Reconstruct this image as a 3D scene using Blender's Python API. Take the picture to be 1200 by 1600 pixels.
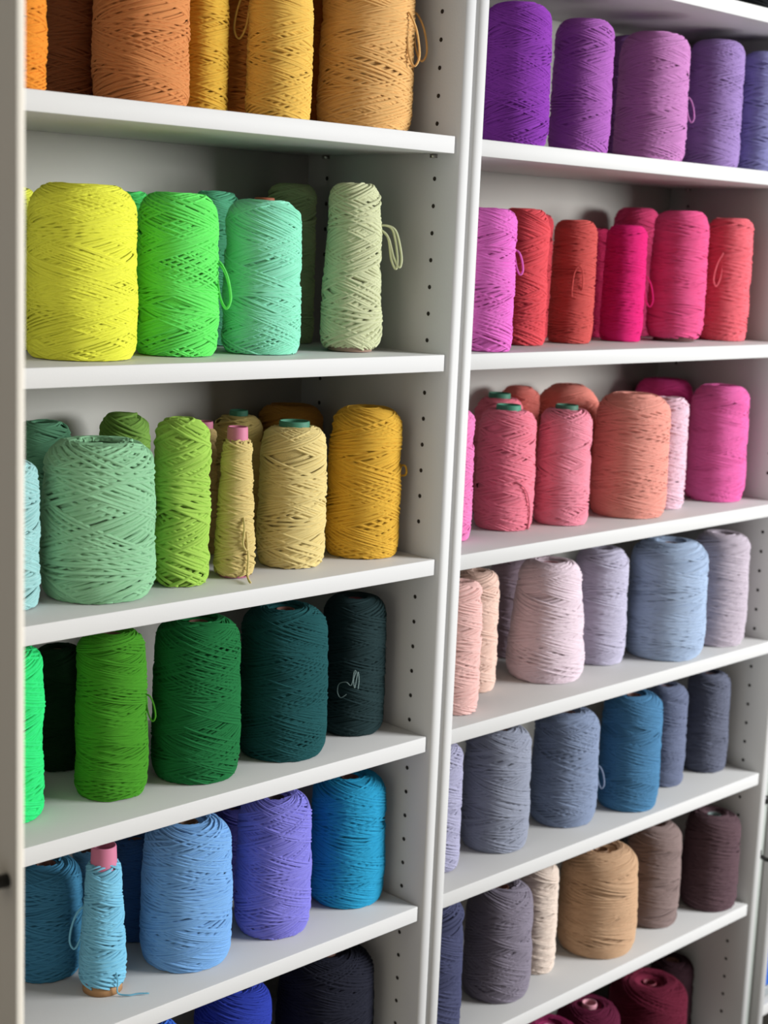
import bpy, math, random
import numpy as np
from mathutils import Matrix, Vector

for o in list(bpy.data.objects): bpy.data.objects.remove(o)
scene = bpy.context.scene
COL = scene.collection

# ------------------------------------------------------------------ camera
cam_data = bpy.data.cameras.new('camera')
cam = bpy.data.objects.new('camera', cam_data); COL.objects.link(cam)
CR = Vector((0.71483416, -0.69804114, 0.04184129)); CU = Vector((0.09252882, 0.15372312, 0.98377214)); CF = Vector((0.6931454, 0.69936241, -0.17447546))
cam.matrix_world = Matrix(((CR.x, CU.x, -CF.x, -1.35582), (CR.y, CU.y, -CF.y, -1.26872), (CR.z, CU.z, -CF.z, 1.27171), (0, 0, 0, 1)))
cam_data.sensor_fit = 'VERTICAL'; cam_data.sensor_height = 36; cam_data.sensor_width = 27
cam_data.lens = 2409.84 / 1600 * 36
cam_data.clip_start = .02
cam_data.dof.use_dof = True; cam_data.dof.focus_distance = 1.70; cam_data.dof.aperture_fstop = 6.2
scene.camera = cam

# ------------------------------------------------------------------ world, lights, exposure
scene.view_settings.view_transform = 'Standard'; scene.view_settings.look = 'None'
scene.view_settings.gamma = 1; scene.view_settings.use_curve_mapping = False
scene.view_settings.exposure = 0.0
world = bpy.data.worlds.new('world'); scene.world = world; world.use_nodes = True
wn = world.node_tree.nodes; wl = world.node_tree.links; wn.clear()
wo = wn.new('ShaderNodeOutputWorld'); bg = wn.new('ShaderNodeBackground'); tc = wn.new('ShaderNodeTexCoord')
sep = wn.new('ShaderNodeSeparateXYZ'); mr = wn.new('ShaderNodeMapRange'); cr = wn.new('ShaderNodeValToRGB')
wl.new(tc.outputs['Generated'], sep.inputs[0]); wl.new(sep.outputs['Z'], mr.inputs['Value'])
mr.inputs['From Min'].default_value = -1; mr.inputs['From Max'].default_value = 1
wl.new(mr.outputs[0], cr.inputs[0]); wl.new(cr.outputs[0], bg.inputs[0]); wl.new(bg.outputs[0], wo.inputs[0])
cr.color_ramp.elements[0].position = .3; cr.color_ramp.elements[0].color = (.60, .66, .80, 1)
cr.color_ramp.elements[1].position = .62; cr.color_ramp.elements[1].color = (1.0, .93, .82, 1)
bg.inputs['Strength'].default_value = 0.13
# world glow added on the left to brighten the open door's outer face
mr2 = wn.new('ShaderNodeMapRange'); mr2.inputs['From Min'].default_value = -.72; mr2.inputs['From Max'].default_value = -.95
mr2.inputs['To Min'].default_value = .18; mr2.inputs['To Max'].default_value = .60
wl.new(sep.outputs['X'], mr2.inputs['Value']); wl.new(mr2.outputs[0], bg.inputs['Strength'])

def area(name, loc, target, sx, sy, power, color):
    l = bpy.data.lights.new(name, 'AREA'); l.shape = 'RECTANGLE'; l.size = sx; l.size_y = sy; l.energy = power; l.color = color
    o = bpy.data.objects.new(name, l); COL.objects.link(o); o.location = loc
    o.rotation_euler = (Vector(target) - Vector(loc)).to_track_quat('-Z', 'Y').to_euler()
    return o
area('window_daylight', (2.95, -3.5, 1.95), (0.1, 0, .72), 1.8, 1.6, 375, (.96, .98, 1.0))

# ------------------------------------------------------------------ materials
def lin(h):
    out = []
    for i in (0, 2, 4):
        v = int(h[i:i + 2], 16) / 255
        out.append(v / 12.92 if v <= .04045 else ((v + .055) / 1.055) ** 2.4)
    return (*out, 1)
def mat(name, color, rough=.5, spec=.5, sheen=0.0):
    m = bpy.data.materials.new(name); m.use_nodes = True
    b = m.node_tree.nodes['Principled BSDF']
    b.inputs['Base Color'].default_value = color; b.inputs['Roughness'].default_value = rough
    b.inputs['Specular IOR Level'].default_value = spec
    if sheen:
        b.inputs['Sheen Weight'].default_value = sheen; b.inputs['Sheen Roughness'].default_value = .6
        b.inputs['Sheen Tint'].default_value = color
    return m
def laminate(name, h):
    m = mat(name, lin(h), .50, .18); n = m.node_tree.nodes; l = m.node_tree.links; b = n['Principled BSDF']
    t = n.new('ShaderNodeTexCoord'); no = n.new('ShaderNodeTexNoise'); no.inputs['Scale'].default_value = 350; no.inputs['Detail'].default_value = 2
    bu = n.new('ShaderNodeBump'); bu.inputs['Strength'].default_value = .06; bu.inputs['Distance'].default_value = .001
    l.new(t.outputs['Object'], no.inputs['Vector']); l.new(no.outputs[0], bu.inputs['Height']); l.new(bu.outputs[0], b.inputs['Normal'])
    return m
WHITE = laminate('white_laminate', 'c6c5c3')
BACKW = laminate('back_board_white', 'c9c6be')
HOLE = mat('peg_hole_dark', (.02, .015, .01, 1), .9)
METAL = mat('pin_metal', (.45, .43, .4, 1), .35); METAL.node_tree.nodes['Principled BSDF'].inputs['Metallic'].default_value = 1
BLACK = mat('black_plastic', (.012, .012, .012, 1), .35)
def yarn_mat(name, h):
    l3 = lin(h)[:3]; lum = .25 * l3[0] + .65 * l3[1] + .1 * l3[2]
    c = tuple(min(.94, 1.2 * v ** .87 * .95 + .06 * lum) for v in l3) + (1,); m = mat(name, c, .85, .15, .15); n = m.node_tree.nodes; l = m.node_tree.links; b = n['Principled BSDF']
    uv = n.new('ShaderNodeUVMap'); mp = n.new('ShaderNodeMapping'); mp.inputs['Rotation'].default_value[2] = .9
    wv = n.new('ShaderNodeTexWave'); wv.inputs['Scale'].default_value = .32; wv.inputs['Distortion'].default_value = 1.2
    no = n.new('ShaderNodeTexNoise'); no.inputs['Scale'].default_value = 1.3; no.inputs['Detail'].default_value = 4
    mx = n.new('ShaderNodeMath'); mx.operation = 'MULTIPLY_ADD'; mx.inputs[1].default_value = .6
    bu = n.new('ShaderNodeBump'); bu.inputs['Strength'].default_value = .8; bu.inputs['Distance'].default_value = .0011
    l.new(uv.outputs[0], mp.inputs[0]); l.new(mp.outputs[0], wv.inputs['Vector']); l.new(uv.outputs[0], no.inputs['Vector'])
    l.new(wv.outputs['Fac'], mx.inputs[0]); l.new(no.outputs[0], mx.inputs[2]); l.new(mx.outputs[0], bu.inputs['Height']); l.new(bu.outputs[0], b.inputs['Normal'])
    # each length of cord varies a touch in tone
    n2 = n.new('ShaderNodeTexNoise'); n2.inputs['Scale'].default_value = .06; n2.inputs['Detail'].default_value = 3
    hs = n.new('ShaderNodeHueSaturation'); rg = n.new('ShaderNodeMapRange'); rg.inputs['To Min'].default_value = .86; rg.inputs['To Max'].default_value = 1.12
    l.new(uv.outputs[0], n2.inputs['Vector']); l.new(n2.outputs[0], rg.inputs['Value']); l.new(rg.outputs[0], hs.inputs['Value'])
    hs.inputs['Color'].default_value = c; l.new(hs.outputs[0], b.inputs['Base Color'])
    return m
core_mats = {}
def core_mat(h):
    if h not in core_mats: core_mats[h] = mat('core_' + h, lin(h), .6, .3)
    return core_mats[h]

# ------------------------------------------------------------------ mesh helpers
class MB:
    def __init__(s): s.v = []; s.f = []; s.mi = []; s.n = 0; s.uv = []
    def add(s, verts, quads, mi=0, uv=None):
        verts = np.asarray(verts, float); quads = np.asarray(quads, int)
        s.v.append(verts); s.f.append(quads + s.n); s.mi.append(np.full(len(quads), mi)); s.n += len(verts)
        s.uv.append(np.zeros((len(verts), 2)) if uv is None else uv)
    def box(s, x0, x1, y0, y1, z0, z1, mi=0):
        v = [(x, y, z) for z in (z0, z1) for y in (y0, y1) for x in (x0, x1)]
        s.add(v, [(0, 2, 3, 1), (4, 5, 7, 6), (0, 1, 5, 4), (2, 6, 7, 3), (0, 4, 6, 2), (1, 3, 7, 5)], mi)
    def build(s, name, mats, parent=None, smooth=False, bevel=0):
        v = np.concatenate(s.v); f = np.concatenate(s.f); mi = np.concatenate(s.mi); uv = np.concatenate(s.uv)
        me = bpy.data.meshes.new(name); me.vertices.add(len(v)); me.vertices.foreach_set('co', v.astype('f').ravel())
        me.loops.add(f.size); me.loops.foreach_set('vertex_index', f.astype('i').ravel())
        me.polygons.add(len(f)); me.polygons.foreach_set('loop_start', np.arange(0, f.size, 4, dtype='i'))
        me.polygons.foreach_set('material_index', mi.astype('i'))
        ul = me.uv_layers.new(name='UVMap'); ul.data.foreach_set('uv', uv[f.ravel()].astype('f').ravel())
        for m in (mats if isinstance(mats, (list, tuple)) else [mats]): me.materials.append(m)
        me.update(calc_edges=True); me.validate()
        if smooth: me.polygons.foreach_set('use_smooth', np.ones(len(f), dtype=bool))
        o = bpy.data.objects.new(name, me); COL.objects.link(o); o.parent = parent
        if bevel:
            b = o.modifiers.new('bevel', 'BEVEL'); b.width = bevel; b.segments = 2; b.limit_method = 'ANGLE'
        return o
def grid_quads(n, m, wrap_m=False):
    i = np.arange(n - 1)[:, None]; j = np.arange(m if wrap_m else m - 1)[None, :]
    a = i * m + j; b = i * m + (j + 1) % m
    return np.stack([a, b, b + m, a + m], -1).reshape(-1, 4)
def lathe(mb, prof, seg=48, mi=0, c=(0, 0, 0)):
    prof = np.asarray(prof, float); t = np.linspace(0, 2 * math.pi, seg, endpoint=False)
    v = np.stack([prof[:, 0][:, None] * np.cos(t) + c[0], prof[:, 0][:, None] * np.sin(t) + c[1], np.repeat(prof[:, 1][:, None], seg, 1) + c[2]], -1).reshape(-1, 3)
    mb.add(v, grid_quads(len(prof), seg, True), mi)
def tube(mb, pts, rad, sides=8, mi=0, closed=False):
    P = np.asarray(pts, float)
    # Catmull-Rom smoothing
    Q = []
    for i in range(len(P) - 1):
        p0 = P[max(i - 1, 0)]; p1 = P[i]; p2 = P[i + 1]; p3 = P[min(i + 2, len(P) - 1)]
        for t in np.linspace(0, 1, 7, endpoint=False):
            Q.append(.5 * ((2 * p1) + (-p0 + p2) * t + (2 * p0 - 5 * p1 + 4 * p2 - p3) * t * t + (-p0 + 3 * p1 - 3 * p2 + p3) * t ** 3))
    Q.append(P[-1]); Q = np.array(Q)
    T = np.gradient(Q, axis=0); T /= np.linalg.norm(T, axis=1)[:, None] + 1e-9
    up = np.array([.31, .22, .92]); N = np.cross(T, up); N /= np.linalg.norm(N, axis=1)[:, None] + 1e-9; B = np.cross(T, N)
    a = np.linspace(0, 2 * math.pi, sides, endpoint=False)
    r = np.full(len(Q), rad); r[0] = r[-1] = rad * .25
    V = Q[:, None, :] + r[:, None, None] * (np.cos(a)[None, :, None] * N[:, None, :] + np.sin(a)[None, :, None] * B[:, None, :])
    L = np.concatenate([[0], np.cumsum(np.linalg.norm(np.diff(Q, axis=0), axis=1))]) * 1000
    uv = np.stack([np.repeat(L[:, None], sides, 1), np.repeat(a[None, :], len(Q), 0)], -1).reshape(-1, 2)
    mb.add(V.reshape(-1, 3), grid_quads(len(Q), sides, True), mi, uv)
def props(o, label=None, cat=None, group=None, kind=None):
    for k, v in (('label', label), ('category', cat), ('group', group), ('kind', kind)):
        if v: o[k] = v
    return o
def empty(name, loc, label, cat, group=None):
    o = bpy.data.objects.new(name, None); COL.objects.link(o); o.location = loc; o.empty_display_size = .03
    return props(o, label, cat, group)

# ------------------------------------------------------------------ the setting
BACK = .2648
FLOOR = -.24
m = MB(); m.box(-3, 3.2, .30, .36, FLOOR, 2.4); w = m.build('wall_back', mat('wall_paint', lin('d8d4cc'), .8)); props(w, kind='structure')
m = MB(); m.box(-3, 3.2, -3, .30, FLOOR - .05, FLOOR); w = m.build('floor', mat('floor_grey', lin('9a938a'), .6)); props(w, kind='structure')

# ------------------------------------------------------------------ bookcases
def holes(mb, x, sgn, zlo, zhi, skip=()):
    for y in (.0374, .2283):
        for k in range(-12, 60):
            z = 1.5363 - .032 * k
            if not (zlo < z < zhi) or any(abs(z - s) < .022 for s in skip): continue
            t = np.linspace(0, 2 * math.pi, 12, endpoint=False)
            v = [(x + sgn * .0003, y, z)] + [(x + sgn * .0003, y + .0027 * math.cos(a), z + .0027 * math.sin(a)) for a in t]
            q = [(0, 1 + i, 1 + (i + 1) % 12, 1 + (i + 2) % 12) for i in range(0, 12, 2)]
            if sgn < 0: q = [t_[::-1] for t_ in q]
            mb.add(v, q, 1)
TH = .0200
def bookcase(label, xa, xb, p0, p1, shelves, z_top=1.90, z_bot=FLOOR, group='white bookcases along the wall'):
    """xa..xb inner faces, p0/p1 thickness of the side panels; local origin at the base"""
    ox = (xa + xb) / 2; root = empty('bookcase', (ox, 0, z_bot), label, 'bookcase', group)
    def off(mb):
        for v in mb.v: v -= np.array([ox, 0, z_bot])
        return mb
    m = MB(); m.box(xa - p0, xa, 0, .28, z_bot, z_top); holes(m, xa, 1, z_bot + .1, z_top - .05, [s - TH / 2 for s in shelves]); off(m).build('side_panel', [WHITE, HOLE], root)
    m = MB(); m.box(xb, xb + p1, 0, .28, z_bot, z_top); holes(m, xb, -1, z_bot + .1, z_top - .05, [s - TH / 2 for s in shelves]); off(m).build('side_panel', [WHITE, HOLE], root)
    m = MB(); m.box(xa, xb, BACK, BACK + .006, z_bot + .02, z_top - .02); off(m).build('back_panel', BACKW, root)
    m = MB(); m.box(xa, xb, 0, .262, z_top - .02, z_top - .0002); off(m).build('top_panel', WHITE, root)
    m = MB(); m.box(xa, xb, .02, .04, z_bot, z_bot + .06); off(m).build('plinth', WHITE, root)
    for z in shelves:
        m = MB(); m.box(xa + .0006, xb - .0042, .003, .2630, z - TH, z); off(m).build('shelf', WHITE, root, bevel=.0009)
        for y in (.0374, .2283):
            m = MB(); m.box(xb - .007, xb - .0001, y - .003, y + .003, z - TH - .0045, z - TH - .0002); off(m).build('shelf_pin', METAL, root)
    return root, off
LSH = [1.6196, 1.393, 1.1375, .8867, .6593, .4327, .2076, -.080]  # topmost left shelf is out of view, added to block light
RSH = [1.6196, 1.393, 1.1375, .8867, .6593, .4362, .2076, -.080]
case_l, off_l = bookcase('white bookcase on the left, its shelves going from orange to blue yarn', -.760, 0, .017, .0172, LSH)
case_r, off_r = bookcase('white bookcase on the right, its shelves going from purple to wine red yarn', .0395, .7986, .0168, .0170, RSH)
case_t, off_t = bookcase('white bookcase at the far right edge, only its front edge in view', .8705, 1.45, .0200, .017, [1.40, 1.13, .85, .56, .27, -.002])
# strip between the second and the third bookcase
m = MB(); m.box(.8158, .8503, .012, .05, FLOOR, 1.90)
o = m.build('trim_1', mat('grey_green_board', lin('b9bfb8'), .6)); props(o, kind='structure')
# black hooks on that strip
for hx, hz, lb in ((.829, .283, 'lower black metal hook beside the far right bookcase edge'), (.834, .378, 'upper black metal hook beside the far right bookcase edge')):
    root = empty('wall_hook', (hx, .012, hz), lb, 'hook', 'black hooks by the far right bookcase')
    m = MB(); m.box(-.006, .006, -.003, 0, -.007, .007); m.build('mounting_plate', BLACK, root)
    m = MB(); tube(m, [(0, -.002, 0), (.001, -.014, -.004), (.006, -.022, -.003), (.014, -.024, .004), (.02, -.024, .006)], .0036); m.build('hook_arm', BLACK, root, smooth=True)
# blue box in the far right bookcase
root = empty('storage_box', (.950, .13, -.001), 'blue storage box with grey base on a shelf at the right edge', 'box')
m = MB(); m.box(-.07, .07, -.11, .11, .018, .11); m.build('box_body', mat('blue_plastic', lin('1f5fc0'), .4), root, bevel=.003)
m = MB(); m.box(-.072, .072, -.112, .112, 0, .018); m.build('box_base', mat('grey_plastic', lin('8d9294'), .4), root, bevel=.002)

# open door of the left bookcase, swung out past a right angle
H0 = Vector((-.777, -.001, 0)); E0 = Vector((-.8265, -.397, 0))
dv = (E0 - H0).normalized(); nv = Vector((dv.y, -dv.x, 0))   # nv points to the outer face (-x)
if nv.x > 0: nv = -nv
DT = .0062
def doorpt(s, t, z): return H0 + dv * s + nv * t + Vector((0, 0, z))
m = MB(); L = (E0 - H0).length; zb, zt = FLOOR + .04, 1.89
vs = [doorpt(s, t, z) for z in (zb, zt) for t in (-DT / 2, DT / 2) for s in (0.004, L)]
m.add([tuple(v) for v in vs], [(0, 2, 3, 1), (4, 5, 7, 6), (0, 1, 5, 4), (2, 6, 7, 3), (0, 4, 6, 2), (1, 3, 7, 5)])
door = off_l(m).build('door', laminate('door_laminate', 'f0e8d8'), case_l, bevel=.001)
m = MB()
kb = doorpt(L - .013, DT / 2, .826)
prof = [(0, 0), (.005, 0), (.0048, .010), (.0085, .016), (.0095, .020), (.0088, .0235), (0, .0245)]
pr = np.array(prof); seg = 24; t = np.linspace(0, 2 * math.pi, seg, endpoint=False)
u_ = np.array([dv.x, dv.y, 0]); w_ = np.array([0, 0, 1.0]); n_ = np.array([nv.x, nv.y, 0])
V = np.array(kb) + pr[:, 0][:, None, None] * (np.cos(t)[None, :, None] * u_ + np.sin(t)[None, :, None] * w_) + pr[:, 1][:, None, None] * n_
m.add(V.reshape(-1, 3), grid_quads(len(pr), seg, True)); k = off_l(m).build('door_knob', BLACK, door, smooth=True)
k['label'] = 'small black round knob'

# ------------------------------------------------------------------ yarn cones
RV = np.array([.7155, -.6986, 0]); CV = np.array([-.6986, -.7155, 0])    # to the camera's right / towards the camera
def yarn_cone(x, y, z, r, h, color, core, label, group, seed, cord=.0034, tilt=17, taper=.94, lump=.012, dome=0,
              coreup=-.003, coreR=.0115, lift=0, tails=(), stick=0, hang=0, squig=0, front=0, strand=0, shelftail=0, thin=0, baseR=None, core2=None, dist=0):
    rng = np.random.default_rng(seed)
    root = empty('yarn_cone', (x, y, z), label, 'yarn cone', group)
    ym = yarn_mat('yarn_' + color, color)
    d = cord * .84
    z0 = lift; H = h - lift
    # outer profile as a polyline (rad, z)
    sh = min(.026, .48 * r) if dome < 1 else r * (.55 if dome < 1.4 else .8)
    rim = (.42 if not dome else (.3 if dome < 1 else .12)) * r
    rim = max(rim, (coreR + .002) if core else 0)
    if thin: rim = coreR + .001; sh = .006
    rt = r * taper
    bb = min(.024, .46 * r)
    pf = []
    for a in np.linspace(0, 1, 6): pf.append((r * .80 + (r * .985 - r * .80) * math.sin(a * math.pi / 2), z0 + bb * (1 - math.cos(a * math.pi / 2))))
    for a in np.linspace(.12, 1, 9):
        zz = z0 + bb + (H - bb - sh) * a
        k = min(a / .25, 1); rr = (r * .985 + (r - r * .985) * math.sin(k * math.pi / 2)) * (1 - a) + rt * a if True else r
        pf.append((rr, zz))
    for a in np.linspace(.15, 1, 8):
        pf.append((rt - (rt - rim) * (1 - math.cos(a * math.pi / 2)), z0 + H - sh + sh * math.sin(a * math.pi / 2) * (1 if not dome else 1)))
    pf = np.array(pf); pf[:, 0] -= d * 1.15; pf[:, 1] = np.minimum(pf[:, 1], z0 + H - d * .9)
    sl = np.concatenate([[0], np.cumsum(np.hypot(*np.diff(pf, axis=0).T))]); S = sl[-1]
    def prof(s): return np.interp(s, sl, pf[:, 0]), np.interp(s, sl, pf[:, 1])
    ph = rng.uniform(0, 6.28, 8); fz = rng.uniform(12, 60, 8)
    def lumpf(th, zz):
        v = 0
        for k in range(4): v = v + math.pow(.75, k) * np.sin((k + 1) * th + ph[k] + fz[k] * zz) * np.sin(fz[k + 4] * zz + ph[k + 4])
        return 1 + lump * v * .8
    mb = MB()
    # solid body under the cord
    ns = 40; th = np.linspace(0, 2 * math.pi, 48, endpoint=False); ss = np.linspace(0, S, ns)
    R, Zz = prof(ss); R = R - d * .25
    RR = R[:, None] * lumpf(th[None, :], Zz[:, None])
    V = np.stack([RR * np.cos(th), RR * np.sin(th), np.repeat(Zz[:, None], 48, 1)], -1).reshape(-1, 3)
    mb.add(V, grid_quads(ns, 48, True), 0, np.stack([np.repeat(Zz, 48) * 1000, np.tile(th, ns) * 10], -1))
    hub = (coreR - .001) if core else .0005
    topz = Zz[-1]
    lathe(mb, [(R[-1] , topz), (R[-1] * .93, topz - .001), (hub, topz - .003), (hub, topz - .012)], 48)
    lathe(mb, [(R[0], Zz[0]), (.001, Zz[0])], 48)
    # wound cord: arch-shaped strands
    ang = np.radians([-88, -45, 0, 45, 88])
    def strand_mesh(sv, thv, hv):
        Rp, Zp = prof(np.clip(sv, 0, S))
        ds = .0008; Ra, Za = prof(np.clip(sv + ds, 0, S)); Rb, Zb = prof(np.clip(sv - ds, 0, S))
        nr, nz = (Za - Zb), -(Ra - Rb); nl = np.hypot(nr, nz) + 1e-9; nr, nz = nr / nl, nz / nl
        Rp = Rp * lumpf(thv, Zp)
        ct, st = np.cos(thv), np.sin(thv)
        N = np.stack([nr * ct, nr * st, nz], -1)
        P = np.stack([Rp * ct, Rp * st, Zp], -1) + N * hv[:, None]
        T = np.gradient(P, axis=0); T /= np.linalg.norm(T, axis=1)[:, None] + 1e-9
        B = np.cross(T, N); B /= np.linalg.norm(B, axis=1)[:, None] + 1e-9
        V = P[:, None, :] + d * (.60 * np.cos(ang)[None, :, None] * N[:, None, :] + .47 * np.sin(ang)[None, :, None] * B[:, None, :])
        V[..., 2] = np.maximum(V[..., 2], .0004)
        Lc = np.concatenate([[0], np.cumsum(np.linalg.norm(np.diff(P, axis=0), axis=1))]) * 1000 + rng.uniform(0, 5000)
        uv = np.stack([np.repeat(Lc[:, None], 5, 1), np.repeat(ang[None, :] * d * 500, len(P), 0)], -1).reshape(-1, 2)
        mb.add(V.reshape(-1, 3), grid_quads(len(P), 5), 0, uv)
    al = math.radians(tilt)
    Nn = int(2 * math.pi * r * math.sin(al) / d * (1.55 if not thin else 1.0)) + 3
    adj = d * 1.12 / (r * math.sin(al))
    run = 0; rg = 1; ra = re = rf = rp = None; up = rng.uniform(0, 6.28); dn = rng.uniform(0, 6.28); run = 0
    pos = [up, dn]
    for i in range(Nn):
        if run <= 0:
            pos = [pos[0] + 2.4 + rng.normal(0, .3), pos[1] + 2.4 + rng.normal(0, .3)]; run = rng.integers(3, 8); ra = rng.uniform(.82, 1.15, 2); rg = rng.choice([1.0, 1.2, 1.5, 1.7]); re = rng.uniform(.5, 1.8); rf = rng.uniform(5, 12, 2); rp = rng.uniform(0, 6, 2)
        run -= 1
        pos[0] += adj * rg * rng.uniform(.95, 1.08); pos[1] -= adj * rg * rng.uniform(.95, 1.08)
        for sg in (0, 1):
            a2 = al * ra[sg] * rng.uniform(.985, 1.015)
            n = max(int(S / math.sin(a2) / .0052), 12)
            t = np.linspace(0, 1, n); e = .035 * re
            # quick turn-round at both ends, steady lead between
            sv = S * (e * .3 + (1 - e * .6) * t) + .0015 * np.sin(t * rf[sg] + rp[sg]) + .0003 * np.sin(t * 31 + rng.uniform(0, 6))
            if sg: sv = sv[::-1]
            Rp, _ = prof(sv)
            dth = np.abs(np.gradient(sv)) / (np.maximum(Rp, .3 * r) * math.tan(a2))
            tv = np.cumsum(dth) + pos[sg]
            if sg: tv = tv + .0
            tt = (i + .5 * sg) / Nn
            hv = d * (-.1 + .95 * tt + .05 * rng.normal()) + d * .12 * np.sin(t * rng.uniform(20, 50) + rng.uniform(0, 6))
            strand_mesh(sv, tv, np.clip(hv, -d * .2, d * 1.0))
    # a few bands wound nearly level
    for b in range(rng.integers(2, 5) if not thin else 2):
        sc = S * rng.uniform(.12, .72); rev = rng.uniform(1.5, 4); n = int(rev * 2 * math.pi * r / .005)
        t = np.linspace(0, 1, n); sv = sc + rev * d * 1.6 * t + .003 * np.sin(t * rev * 6.28 + rng.uniform(0, 6)) + .0015 * np.sin(t * rev * 13)
        strand_mesh(sv, t * rev * 6.283 * rng.choice([-1, 1]) + rng.uniform(0, 6), np.full(n, d * .9) + d * .08 * np.sin(t * 40) - d * .8 * (np.abs(t - .5) > .47))
    body = mb.build('yarn_winding', ym, root, smooth=True)
    # core tube
    if core:
        cz = h + coreup
        mm = MB(); rr = coreR
        b0 = baseR if baseR else min(rr * 1.25, r * .7)
        if lift and not baseR: b0 = r * .72
        lathe(mm, [(rr - .0022, cz - .02), (rr - .0022, cz - .0006), (rr - .0012, cz), (rr - .0004, cz - .0004), (rr, cz - .002), (b0 * .55 + rr * .45, h * .5), (b0, .0006), (b0 - .002, .0002)], 32)
        c = mm.build('core_tube', core_mat(core), root, smooth=True)
        if coreup > .006: c['label'] = 'bare end of the core sticking up'
        if core2:
            mm = MB(); lathe(mm, [(b0 - .0012, .0002), (b0 + .0012, .0002), (b0 + .0008, .010), (b0 - .0012, .0102)], 32); c2 = mm.build('core_base', core_mat(core2), root, smooth=True); c2['label'] = 'bare brown cardboard base'
    def surf(side, f, extra=0):
        """point on the yarn surface: side -1..1 across the front, f 0..1 up"""
        zz = z0 + H * f; k = np.searchsorted(pf[:14, 1], zz); rr = np.interp(zz, pf[:14, 1], pf[:14, 0]) + d * .9 + extra
        sd = max(-1, min(1, side)); dr = RV * sd + CV * math.sqrt(max(0, 1 - sd * sd))
        return dr * rr + np.array([0, 0, zz]), dr
    def thread(pts, rad=None, m_=None, nm='loose_end'):
        mm = MB(); tube(mm, pts, rad or d * .42); return mm.build(nm, m_ or ym, root, smooth=True)
    for sd, f, ln in tails:
        p, dr = surf(sd, f, 0); ex = dr + .25 * CV; ex /= np.linalg.norm(ex); zv = np.array([0, 0, 1.0])
        if stick:
            k = .9 if sd > 1.05 else .75
            thread([p - dr * .004 + zv * .002, p + dr * .010 * k + zv * .003, p + dr * .022 * k - zv * .004, p + dr * .030 * k - zv * ln * .7, p + dr * .028 * k - zv * ln, p + dr * .020 * k - zv * ln * .75, p + dr * .010 - zv * .010, p - dr * .003])
        elif ln < .02:
            thread([p - dr * .003 + zv * ln * .5, p + dr * ln * .5 + zv * ln * .5, p + dr * ln * .6 - zv * ln * .4, p - dr * .003 - zv * ln * .5])
        else:
            w_ = ln * .26
            side_ = RV if sd > 0 else -RV
            if abs(sd) < .95: w_ *= .9
            thread([p - dr * .003, p + ex * .004 - zv * ln * .05, p + ex * .004 + side_ * w_ * .6 - zv * ln * .35, p + ex * .004 + side_ * w_ * .9 - zv * ln * .8, p + ex * .004 + side_ * w_ * .5 - zv * ln, p + ex * .003 + side_ * w_ * .05 - zv * ln * .75, p + ex * .001 - zv * ln * .3 - side_ * .001, p - dr * .003 + zv * .001])
    if front:
        pts = [surf(a, f, e)[0] for a, f, e in ((-.12, .38, .002), (-.14, .45, .003), (-.08, .58, .004), (.10, .64, .004), (.26, .58, .004), (.30, .47, .003), (.28, .42, -.002))]; thread(pts)
    if strand:
        pts = [surf(a, f, e)[0] for a, f, e in ((.15, .43, -.002), (.4, .42, .002), (.66, .34, .003), (.80, .18, .003), (.84, .03, .003), (.92, .012, .002))]; thread(pts)
    if hang:
        pts = [surf(a, f, e)[0] for a, f, e in ((.55, .46, -.002), (.50, .36, .004), (.45, .24, .004), (.62, .2, .004), (.60, .33, .003), (.66, .15, .004))]
        q = surf(.66, .02, .004)[0]; pts += [q, q + CV * .014 + RV * .003 + np.array([0, 0, -q[2] + .0025]), q + CV * .026 + RV * .006 + np.array([0, 0, -q[2] + .0025])]; thread(pts, d * .36)
    if squig:
        pm = mat('pale_thread', lin('8fa6a4'), .8)
        pts = [surf(a, f, .002)[0] for a, f in ((-.15, .33), (-.32, .30), (-.42, .34), (-.38, .40), (-.18, .42), (-.02, .40), (.05, .50), (.10, .50), (.04, .44), (.08, .38), (.12, .44), (.16, .50), (.2, .44), (.18, .37))]
        t_ = thread(pts, .00045, pm); t_['label'] = 'pale grey green thread'
    if shelftail:
        q = surf(.75, .03, .003)[0]; g = np.array([1, 1, 0])
        thread([surf(.7, .14, .001)[0], surf(.72, .07, .003)[0], q * g + np.array([0, 0, .004]), q * g + RV * .012 + np.array([0, 0, .002]), q * g + RV * .022 + CV * -.004 + np.array([0, 0, .0022]), q * g + RV * .034 + CV * -.006 + np.array([0, 0, .002])], d * .3)
    return root

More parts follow.
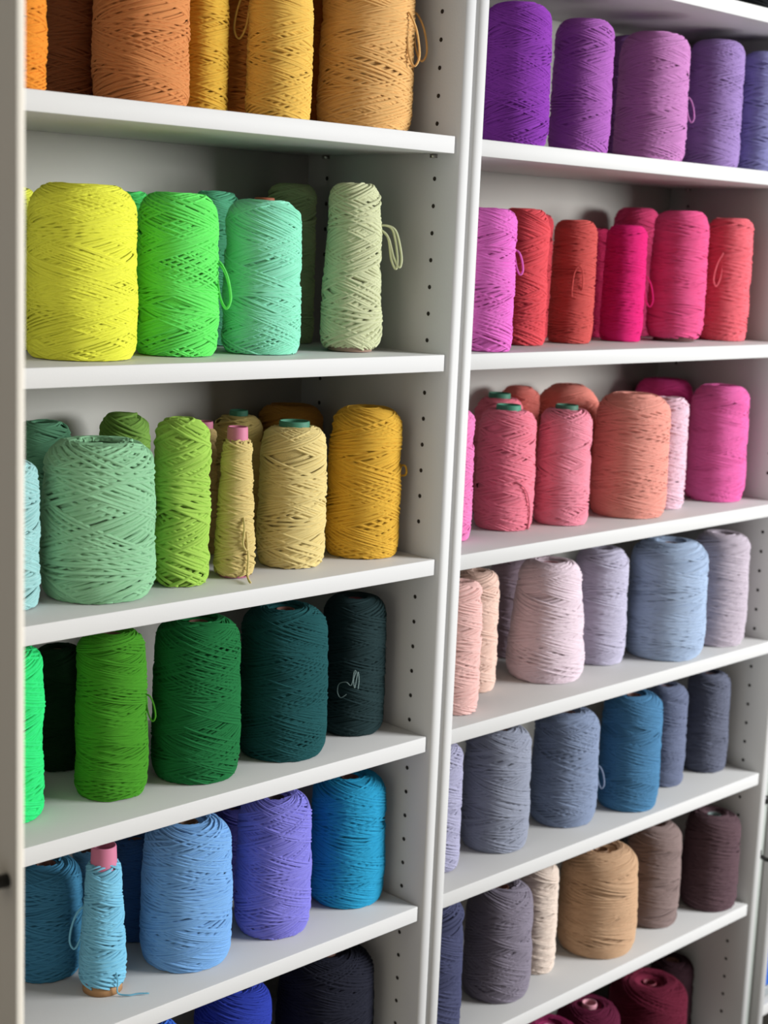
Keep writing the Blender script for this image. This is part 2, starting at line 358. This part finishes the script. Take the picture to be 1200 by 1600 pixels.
# shelf, x, y, radius, height, yarn colour, core colour, label, details
CONES = [
    ('L1', -0.5616, 0.045, 0.0272, 0.19, 'ff8214', '7a5448', 'bright orange yarn cone cut off by the open door, top left shelf', {'lump': 0.05}),
    ('L1', -0.413, 0.19, 0.0293, 0.19, '8a4a26', '7a5448', 'dark rust brown yarn cone behind, between the bright orange and tan orange cones', {}),
    ('L1', -0.379, 0.105, 0.0509, 0.2, 'cc7c40', '7a5448', 'wide tan orange yarn cone on the top shelf of the left bookcase', {}),
    ('L1', -0.2793, 0.125, 0.0254, 0.19, 'e6b030', '7a5448', 'mustard yellow yarn cone tucked right beside the wide tan orange cone', {'cord': 0.0032}),
    ('L1', -0.1607, 0.2, 0.0339, 0.19, 'd97a22', '7a5448', 'burnt orange yarn cone in the back row left of the golden cone', {}),
    ('L1', -0.2067, 0.085, 0.0368, 0.2, 'fcb244', '7a5448', 'golden yellow yarn cone with a loose loop near its upper left side', {'tails': [(-1, 0.72, 0.055)]}),
    ('L1', -0.0435, 0.21, 0.0238, 0.19, 'c4701f', '7a5448', 'dark orange yarn cone in the back row, between golden and light orange cones', {}),
    ('L1', -0.0644, 0.095, 0.0568, 0.2, 'eeac62', '7a5448', 'light orange yarn cone with a loop of yarn on its right, beside the hole-drilled panel', {'cord': 0.0036, 'tails': [(1.05, 0.7, 0.055), (0.85, 0.68, 0.06)]}),
    ('L2', -0.4771, 0.2, 0.0299, 0.1697, 'dfe637', '7a5448', 'lime yellow yarn cone mostly hidden behind the large neon yellow cone', {}),
    ('L2', -0.4615, 0.0862, 0.0575, 0.1741, 'e0f028', 'b5787a', 'large neon yellow yarn cone at the left end of the second shelf', {'cord': 0.0028, 'tilt': 17, 'dist': 1}),
    ('L2', -0.3179, 0.21, 0.0253, 0.1731, '3fd05a', '7a5448', 'green yarn cone peeking out behind, between the neon yellow and neon green cones', {}),
    ('L2', -0.335, 0.0937, 0.0453, 0.1713, '56e254', '7a5448', 'neon green yarn cone with a dangling loop on its right side', {'cord': 0.0034, 'tilt': 20, 'tails': [(1, 0.6, 0.05), (1.08, 0.58, 0.048)]}),
    ('L2', -0.1966, 0.205, 0.0285, 0.1791, '62cf9c', '7a5448', 'seafoam green yarn cone in the back row behind the mint cone', {}),
    ('L2', -0.2209, 0.0876, 0.0451, 0.1693, '80dcb6', '8a4b32', 'mint green yarn cone with a reddish brown core showing on top', {'cord': 0.0032, 'tilt': 20, 'coreup': 0.004}),
    ('L2', -0.0738, 0.21, 0.032, 0.1944, '93a272', '7a5448', 'dull olive yarn cone in the back corner between mint and sage cones', {}),
    ('L2', -0.088, 0.0806, 0.0369, 0.1949, 'c2c698', 'a08474', 'slim sage yarn cone with a stiff loop sticking out right and its core base showing', {'cord': 0.0042, 'tilt': 24, 'taper': 0.8, 'lump': 0.05, 'lift': 0.006, 'tails': [(1.1, 0.74, 0.045), (1.0, 0.74, 0.047)], 'stick': 1}),
    ('L3', -0.5496, 0.0839, 0.0321, 0.1483, '8fc2c0', '7a5448', 'pale turquoise yarn cone cut off by the open door, third shelf', {'cord': 0.004, 'tilt': 22, 'lump': 0.04}),
    ('L3', -0.4357, 0.2, 0.0324, 0.1691, '5a9a72', '2f5a40', 'medium green yarn cone behind the large sage green cone, at the far left', {}),
    ('L3', -0.443, 0.0807, 0.0609, 0.1629, '80b888', '5c6b58', 'very wide soft green yarn cone at the left of the third shelf', {'cord': 0.0048, 'tilt': 22, 'lump': 0.02}),
    ('L3', -0.3264, 0.2, 0.0301, 0.1727, '6a9636', None, 'short olive green yarn cone top peeking behind, between soft green and lime cones', {'cord': 0.005, 'tilt': 26, 'dome': 1}),
    ('L3', -0.3391, 0.075, 0.0321, 0.1818, '93c040', None, 'lumpy lime green yarn cone with no core showing', {'cord': 0.005, 'tilt': 25, 'lump': 0.06, 'dome': 1}),
    ('L3', -0.2204, 0.19, 0.0196, 0.1516, 'c2a466', 'c0708a', 'slim tan yarn cone with pink core, half hidden behind the lime green cone', {'cord': 0.004, 'coreup': 0.009, 'taper': 0.8}),
    ('L3', -0.2673, 0.0676, 0.0238, 0.1579, 'c9b068', 'c0708a', 'slimmest beige yarn cone with a pink core and a tail hanging over the shelf edge', {'cord': 0.0042, 'tilt': 20, 'taper': 0.7, 'coreup': 0.013, 'lift': 0.004, 'hang': 1}),
    ('L3', -0.1545, 0.205, 0.0317, 0.1613, 'c6ad60', '3f7a62', 'beige yarn cone with green core standing in the back row', {'coreup': 0.008}),
    ('L3', -0.1685, 0.0845, 0.0408, 0.1624, 'dac278', '3f7a62', 'beige yellow yarn cone with a dark green core, front row of the third shelf', {'cord': 0.004, 'tilt': 20, 'coreup': 0.008, 'coreR': 0.018}),
    ('L3', -0.0662, 0.21, 0.0452, 0.1704, 'a5702a', '8a5a30', 'dark golden brown yarn cone in the back row behind the beige cone', {}),
    ('L3', -0.0553, 0.0804, 0.0461, 0.181, 'd8a226', '7a5448', 'large golden mustard yarn cone at the right end of the third shelf', {'cord': 0.0038, 'tilt': 18, 'dome': 0.5, 'tails': [(1, 0.58, 0.012)]}),
    ('L4', -0.5454, 0.0931, 0.0386, 0.1797, '10d266', '7a5448', 'bright emerald green yarn cone cut off by the open door, fourth shelf', {'cord': 0.0042, 'lump': 0.05}),
    ('L4', -0.4213, 0.19, 0.0286, 0.1405, '0a2410', '7a5448', 'very dark green yarn cone in the back row beside the bright emerald one', {}),
    ('L4', -0.4206, 0.0841, 0.0393, 0.1812, '34800f', '7a5448', 'grass green yarn cone with small loop at its right, fourth shelf', {'cord': 0.0028, 'tilt': 13, 'lump': 0.03, 'tails': [(1, 0.62, 0.03)]}),
    ('L4', -0.3104, 0.0764, 0.0511, 0.181, '0e5e2a', '7a5448', 'deep emerald green yarn cone between the grass green and dark teal cones', {'cord': 0.0032, 'tilt': 20}),
    ('L4', -0.1816, 0.075, 0.0543, 0.1781, '0f4042', '7a5448', 'dark teal yarn cone on the fourth shelf', {'cord': 0.0032, 'tilt': 18}),
    ('L4', -0.056, 0.0863, 0.0415, 0.1709, '172a2c', '6a3038', 'blackish green yarn cone with a pale squiggle of thread on its front', {'cord': 0.003, 'tilt': 16, 'squig': 1}),
    ('L5', -0.4573, 0.1565, 0.042, 0.131, '2f6f92', '7a5448', 'teal blue yarn cone behind the slim aqua one, fifth shelf left end', {'cord': 0.0036}),
    ('L5', -0.3927, 0.17, 0.0177, 0.1248, '5f9cc6', '7a5448', 'light blue yarn cone glimpsed behind the pink core of the slim aqua cone', {}),
    ('L5', -0.4336, 0.077, 0.0266, 0.1494, '6cb6d4', 'c0708a', 'slim aqua yarn cone nearly used up, with tall pink core and cardboard base', {'cord': 0.0036, 'tilt': 20, 'taper': 0.72, 'coreup': 0.02, 'lift': 0.009, 'coreR': 0.0138, 'thin': 1, 'baseR': 0.021, 'tails': [(-1, 0.62, 0.05)], 'shelftail': 1, 'core2': 'a07850'}),
    ('L5', -0.3288, 0.1651, 0.0265, 0.1241, '2a4d80', '7a5448', 'dark navy blue yarn cone in the back row between the aqua and sky blue cones', {}),
    ('L5', -0.3136, 0.0827, 0.0537, 0.1687, '6a9fd8', '7a5a40', 'wide sky blue yarn cone on the fifth shelf', {'cord': 0.0036, 'tilt': 15}),
    ('L5', -0.1592, 0.19, 0.0267, 0.1131, '3c3a86', '7a5448', 'dark indigo yarn cone hidden behind, between sky blue and periwinkle cones', {}),
    ('L5', -0.1846, 0.0788, 0.0469, 0.1697, '7672d0', '4a3a3a', 'periwinkle violet blue yarn cone on the fifth shelf', {'cord': 0.0034, 'tilt': 22}),
    ('L5', -0.0529, 0.087, 0.0499, 0.1638, '1590be', '7a5448', 'strong cyan blue yarn cone at the right end of the fifth shelf', {'cord': 0.0034, 'tilt': 17}),
    ('L6', -0.3624, 0.09, 0.0428, 0.1524, '2a5cc8', '7a5448', 'bright blue yarn cone, only its tip showing at the bottom edge', {}),
    ('L6', -0.2247, 0.1, 0.0495, 0.1504, '1e2e94', '7a5448', 'royal blue yarn cone at the bottom left, beside the black navy one', {}),
    ('L6', -0.0692, 0.1, 0.065, 0.1498, '161722', '7a5448', 'large black navy yarn cone at the bottom of the left bookcase', {}),
    ('R1', 0.1896, 0.085, 0.0464, 0.1781, '7e2c9e', '7a5448', 'deep purple yarn cone at the left end of the right bookcase top shelf', {'cord': 0.0028, 'tilt': 20}),
    ('R1', 0.3326, 0.09, 0.0417, 0.1765, 'a254ac', '7a5448', 'medium purple yarn cone beside the deep purple one', {'cord': 0.003, 'tilt': 20}),
    ('R1', 0.5611, 0.2, 0.031, 0.1886, '7c4a8a', '7a5448', 'dusky purple yarn cone in the back row behind the mauve cone', {}),
    ('R1', 0.5061, 0.1, 0.0522, 0.1805, 'bc74b2', '7a5448', 'mauve pink yarn cone with a small dangling loop on its right', {'cord': 0.0032, 'tilt': 14, 'tails': [(1, 0.53, 0.035)]}),
    ('R1', 0.6752, 0.11, 0.0437, 0.19, '9274b0', '7a5448', 'greyish lavender yarn cone, second from the right on its shelf', {'cord': 0.0032, 'tilt': 16}),
    ('R1', 0.7618, 0.085, 0.0338, 0.1819, '8482b8', '7a5448', 'blue lavender yarn cone cut off by the right edge of the photo', {}),
    ('R2', 0.1051, 0.0393, 0.0357, 0.1753, 'e062c0', '7a5448', 'orchid pink yarn cone tucked against the white panel, second shelf', {'cord': 0.0036, 'tilt': 20, 'tails': [(1, 0.72, 0.03)]}),
    ('R2', 0.2512, 0.1067, 0.035, 0.1797, 'd43e46', '7a5448', 'clear red yarn cone right beside the orchid pink one', {'cord': 0.0038, 'tilt': 22, 'lump': 0.02}),
    ('R2', 0.3873, 0.205, 0.0284, 0.1769, 'b8303a', '7a5448', 'red yarn cone in the back row, between the clear red and brick red cones', {}),
    ('R2', 0.3663, 0.1116, 0.0318, 0.1689, 'c04440', '7a5448', 'slim brick red yarn cone with a loop hanging on its front', {'cord': 0.003, 'tilt': 12, 'front': 1}),
    ('R2', 0.5147, 0.19, 0.0216, 0.1608, 'c01c50', '7a5448', 'crimson yarn cone in the back row right of the brick red one', {}),
    ('R2', 0.6315, 0.205, 0.0367, 0.1953, 'd03468', '7a5448', 'rose red yarn cone in the back row behind the slim magenta one', {}),
    ('R2', 0.4944, 0.1193, 0.0316, 0.1662, 'd80f68', '7a5448', 'slim hot magenta yarn cone with a loop on its right side', {'cord': 0.003, 'tilt': 10, 'tails': [(1, 0.58, 0.045)]}),
    ('R2', 0.6015, 0.1, 0.0432, 0.1917, 'e04880', '6a4a48', 'tall rose pink yarn cone with its grey core base showing underneath', {'cord': 0.0032, 'tilt': 10, 'lift': 0.007}),
    ('R2', 0.7173, 0.0901, 0.0375, 0.1853, 'ea5c68', '7a5448', 'coral red yarn cone with a loop on its upper left, right end of shelf', {'cord': 0.0036, 'tilt': 12, 'lump': 0.02, 'tails': [(-0.45, 0.72, 0.05)]}),
    ('R3', 0.1064, 0.0851, 0.0289, 0.1687, 'f870ae', '7a5448', 'narrow slice of pink yarn cone against the white panel, third shelf', {'cord': 0.0038, 'tilt': 22}),
    ('R3', 0.3134, 0.19, 0.037, 0.1657, 'e06a7c', '3f7a62', 'rose yarn cone with a green core in the back row beside the panel', {'coreup': 0.008, 'coreR': 0.016}),
    ('R3', 0.2355, 0.1043, 0.0413, 0.1614, 'f07286', '3c8066', 'rose pink yarn cone with green core and a loose strand down its right side', {'cord': 0.0034, 'tilt': 18, 'coreup': 0.008, 'coreR': 0.017, 'strand': 1}),
    ('R3', 0.3879, 0.215, 0.031, 0.1768, 'e87468', None, 'dull salmon yarn cone top in the back row behind the two rose cones', {'dome': 1}),
    ('R3', 0.4829, 0.2, 0.0535, 0.1783, 'ff8070', None, 'rounded salmon orange yarn cone in the back row without a core', {'dome': 1.5}),
    ('R3', 0.3355, 0.0836, 0.039, 0.1601, 'f88094', '3f6a56', 'lighter rose yarn cone with a dark green core, beside the big salmon cone', {'cord': 0.0034, 'tilt': 20, 'coreup': 0.007, 'coreR': 0.016}),
    ('R3', 0.481, 0.0756, 0.0568, 0.1768, 'ff9080', '7a5448', 'big light salmon yarn cone in the front row of the third shelf', {'cord': 0.003, 'tilt': 12, 'dome': 0.5}),
    ('R3', 0.5787, 0.0831, 0.0326, 0.1661, 'ffb8c8', '8a7070', 'pale pink yarn cone half hidden behind the big salmon cone', {'cord': 0.004, 'tilt': 14}),
    ('R3', 0.7373, 0.205, 0.0493, 0.1778, 'f8388a', None, 'hot pink yarn cone in the back row above the pale pink one', {}),
    ('R3', 0.7206, 0.0855, 0.0477, 0.1794, 'ff5aa2', '7a5448', 'hot pink yarn cone in the front row at the right end of its shelf', {'cord': 0.003, 'tilt': 14}),
    ('R4', 0.1075, 0.058, 0.03, 0.1739, 'ffb0a8', '7a5448', 'light peach yarn cone partly hidden by the white panel, fourth shelf', {'cord': 0.004, 'tilt': 18, 'lump': 0.03}),
    ('R4', 0.2027, 0.1149, 0.0324, 0.1663, 'fcbcaa', '7a5448', 'pale peach yarn cone standing just behind the light peach one', {'cord': 0.004, 'tilt': 20}),
    ('R4', 0.3802, 0.205, 0.0328, 0.1482, 'a08a98', '7a5448', 'dull mauve grey yarn cone in the back row behind the pale mauve one', {}),
    ('R4', 0.3372, 0.0963, 0.0569, 0.1692, 'dcc6d0', 'b07a80', 'pale dusty mauve yarn cone with a wide base, front row', {'cord': 0.0038, 'tilt': 16, 'taper': 0.8}),
    ('R4', 0.4673, 0.1029, 0.0415, 0.1709, 'b4aec4', '7a5448', 'lavender grey yarn cone between pale mauve and blue grey cones', {'cord': 0.0034, 'tilt': 14}),
    ('R4', 0.5855, 0.0653, 0.0616, 0.1761, '9aaeca', '7a5448', 'widest pale blue grey yarn cone on the fourth shelf', {'cord': 0.0034, 'tilt': 12}),
    ('R4', 0.7168, 0.0592, 0.047, 0.1755, 'b8aab6', '7a5448', 'pinkish grey yarn cone at the right end of the fourth shelf', {'cord': 0.0034, 'tilt': 12, 'lump': 0.02}),
    ('R5', 0.1013, 0.078, 0.0351, 0.171, '9c9ab6', '7a5448', 'slice of light lavender yarn cone against the white panel, fifth shelf', {'cord': 0.0034, 'tilt': 24}),
    ('R5', 0.2262, 0.0798, 0.0486, 0.1704, '84899a', '7a5448', 'medium grey yarn cone on the fifth shelf, left of the slate blue one', {'cord': 0.0032, 'tilt': 18}),
    ('R5', 0.379, 0.0807, 0.0504, 0.1657, '7684a0', '7a5448', 'slate blue grey yarn cone with a pale loop at its right side', {'cord': 0.0034, 'tilt': 18, 'tails': [(1, 0.5, 0.035)]}),
    ('R5', 0.5057, 0.056, 0.0473, 0.1752, '3c7098', '7a5448', 'steel blue yarn cone, the only clear blue on its shelf', {'cord': 0.003, 'tilt': 16}),
    ('R5', 0.6309, 0.0835, 0.0362, 0.159, '5e6680', '7a5448', 'dusty blue yarn cone half hidden behind the steel blue one', {}),
    ('R5', 0.7439, 0.0784, 0.0366, 0.1612, '565a6c', '7a5448', 'dark purplish grey yarn cone at the right end of the fifth shelf', {'cord': 0.0032}),
    ('R6', 0.0948, 0.0565, 0.0358, 0.1855, '383b58', '7a5448', 'dark navy purple yarn cone against the white panel, sixth shelf', {'cord': 0.0036, 'tilt': 22}),
    ('R6', 0.2437, 0.0747, 0.0497, 0.1626, '746c7a', '7a5448', 'brownish mauve grey yarn cone beside the dark navy purple one', {'cord': 0.0034, 'tilt': 20}),
    ('R6', 0.3427, 0.0847, 0.0295, 0.1629, 'd8c4b4', '7a5448', 'slim cream white yarn cone between grey mauve and tan cones', {'cord': 0.004, 'tilt': 16}),
    ('R6', 0.4766, 0.0751, 0.0619, 0.1591, 'bc9470', '8a6a50', 'wide tan brown yarn cone in the middle of the sixth shelf', {'cord': 0.0034, 'tilt': 12}),
    ('R6', 0.6188, 0.0756, 0.0448, 0.1621, '7c6864', '7a5448', 'taupe yarn cone between the tan and dark chocolate cones', {'cord': 0.0034, 'tilt': 12}),
    ('R6', 0.7482, 0.052, 0.0474, 0.1566, '503a40', '7a8a88', 'dark chocolate brown yarn cone at the right end of the sixth shelf', {'cord': 0.0034, 'tilt': 12}),
    ('R7', 0.3518, 0.055, 0.0506, 0.2036, '6a1038', 'b06080', 'magenta yarn cone top at the bottom edge, left of the wine red ones', {}),
    ('R7', 0.4803, 0.08, 0.0528, 0.1836, '4c0c26', 'c08490', 'wine red yarn cone with a pale pink core ring on top', {'coreup': 0.003, 'coreR': 0.012}),
    ('R7', 0.6478, 0.085, 0.0672, 0.1674, '540e22', '6a2030', 'larger crimson yarn cone on the lowest shelf of the right bookcase', {}),
    ('R7', 0.7567, 0.115, 0.0389, 0.1595, '28141a', '7a5448', 'blackish maroon yarn cone against the right side of the lowest shelf', {}),
    ('R0', 0.705, 0.075, 0.056, 0.17, '16181a', '7a5448', 'black yarn cone filling the dark corner above the top right shelf', {}),  # cone placed to fill the dark area above this shelf
]
SHZ = {'L1': 1.393, 'L2': 1.1375, 'L3': .8867, 'L4': .6593, 'L5': .4327, 'L6': .2076, 'R0': 1.6196, 'R1': 1.393, 'R2': 1.1375, 'R3': .8867, 'R4': .6593, 'R5': .4362, 'R6': .2076, 'R7': -.080}
ORD = ['', 'first', 'second', 'third', 'fourth', 'fifth', 'sixth', 'seventh']
for i, (s, x, y, r, h, col, core, label, opt) in enumerate(CONES):
    g = 'yarn cones above the top right shelf' if s == 'R0' else 'yarn cones on the %s visible shelf of the %s bookcase' % (ORD[int(s[1])], 'left' if s[0] == 'L' else 'right')
    yarn_cone(x, y, SHZ[s] + .0004, r, h, col, core, label, g, 100 + i * 7, **opt)
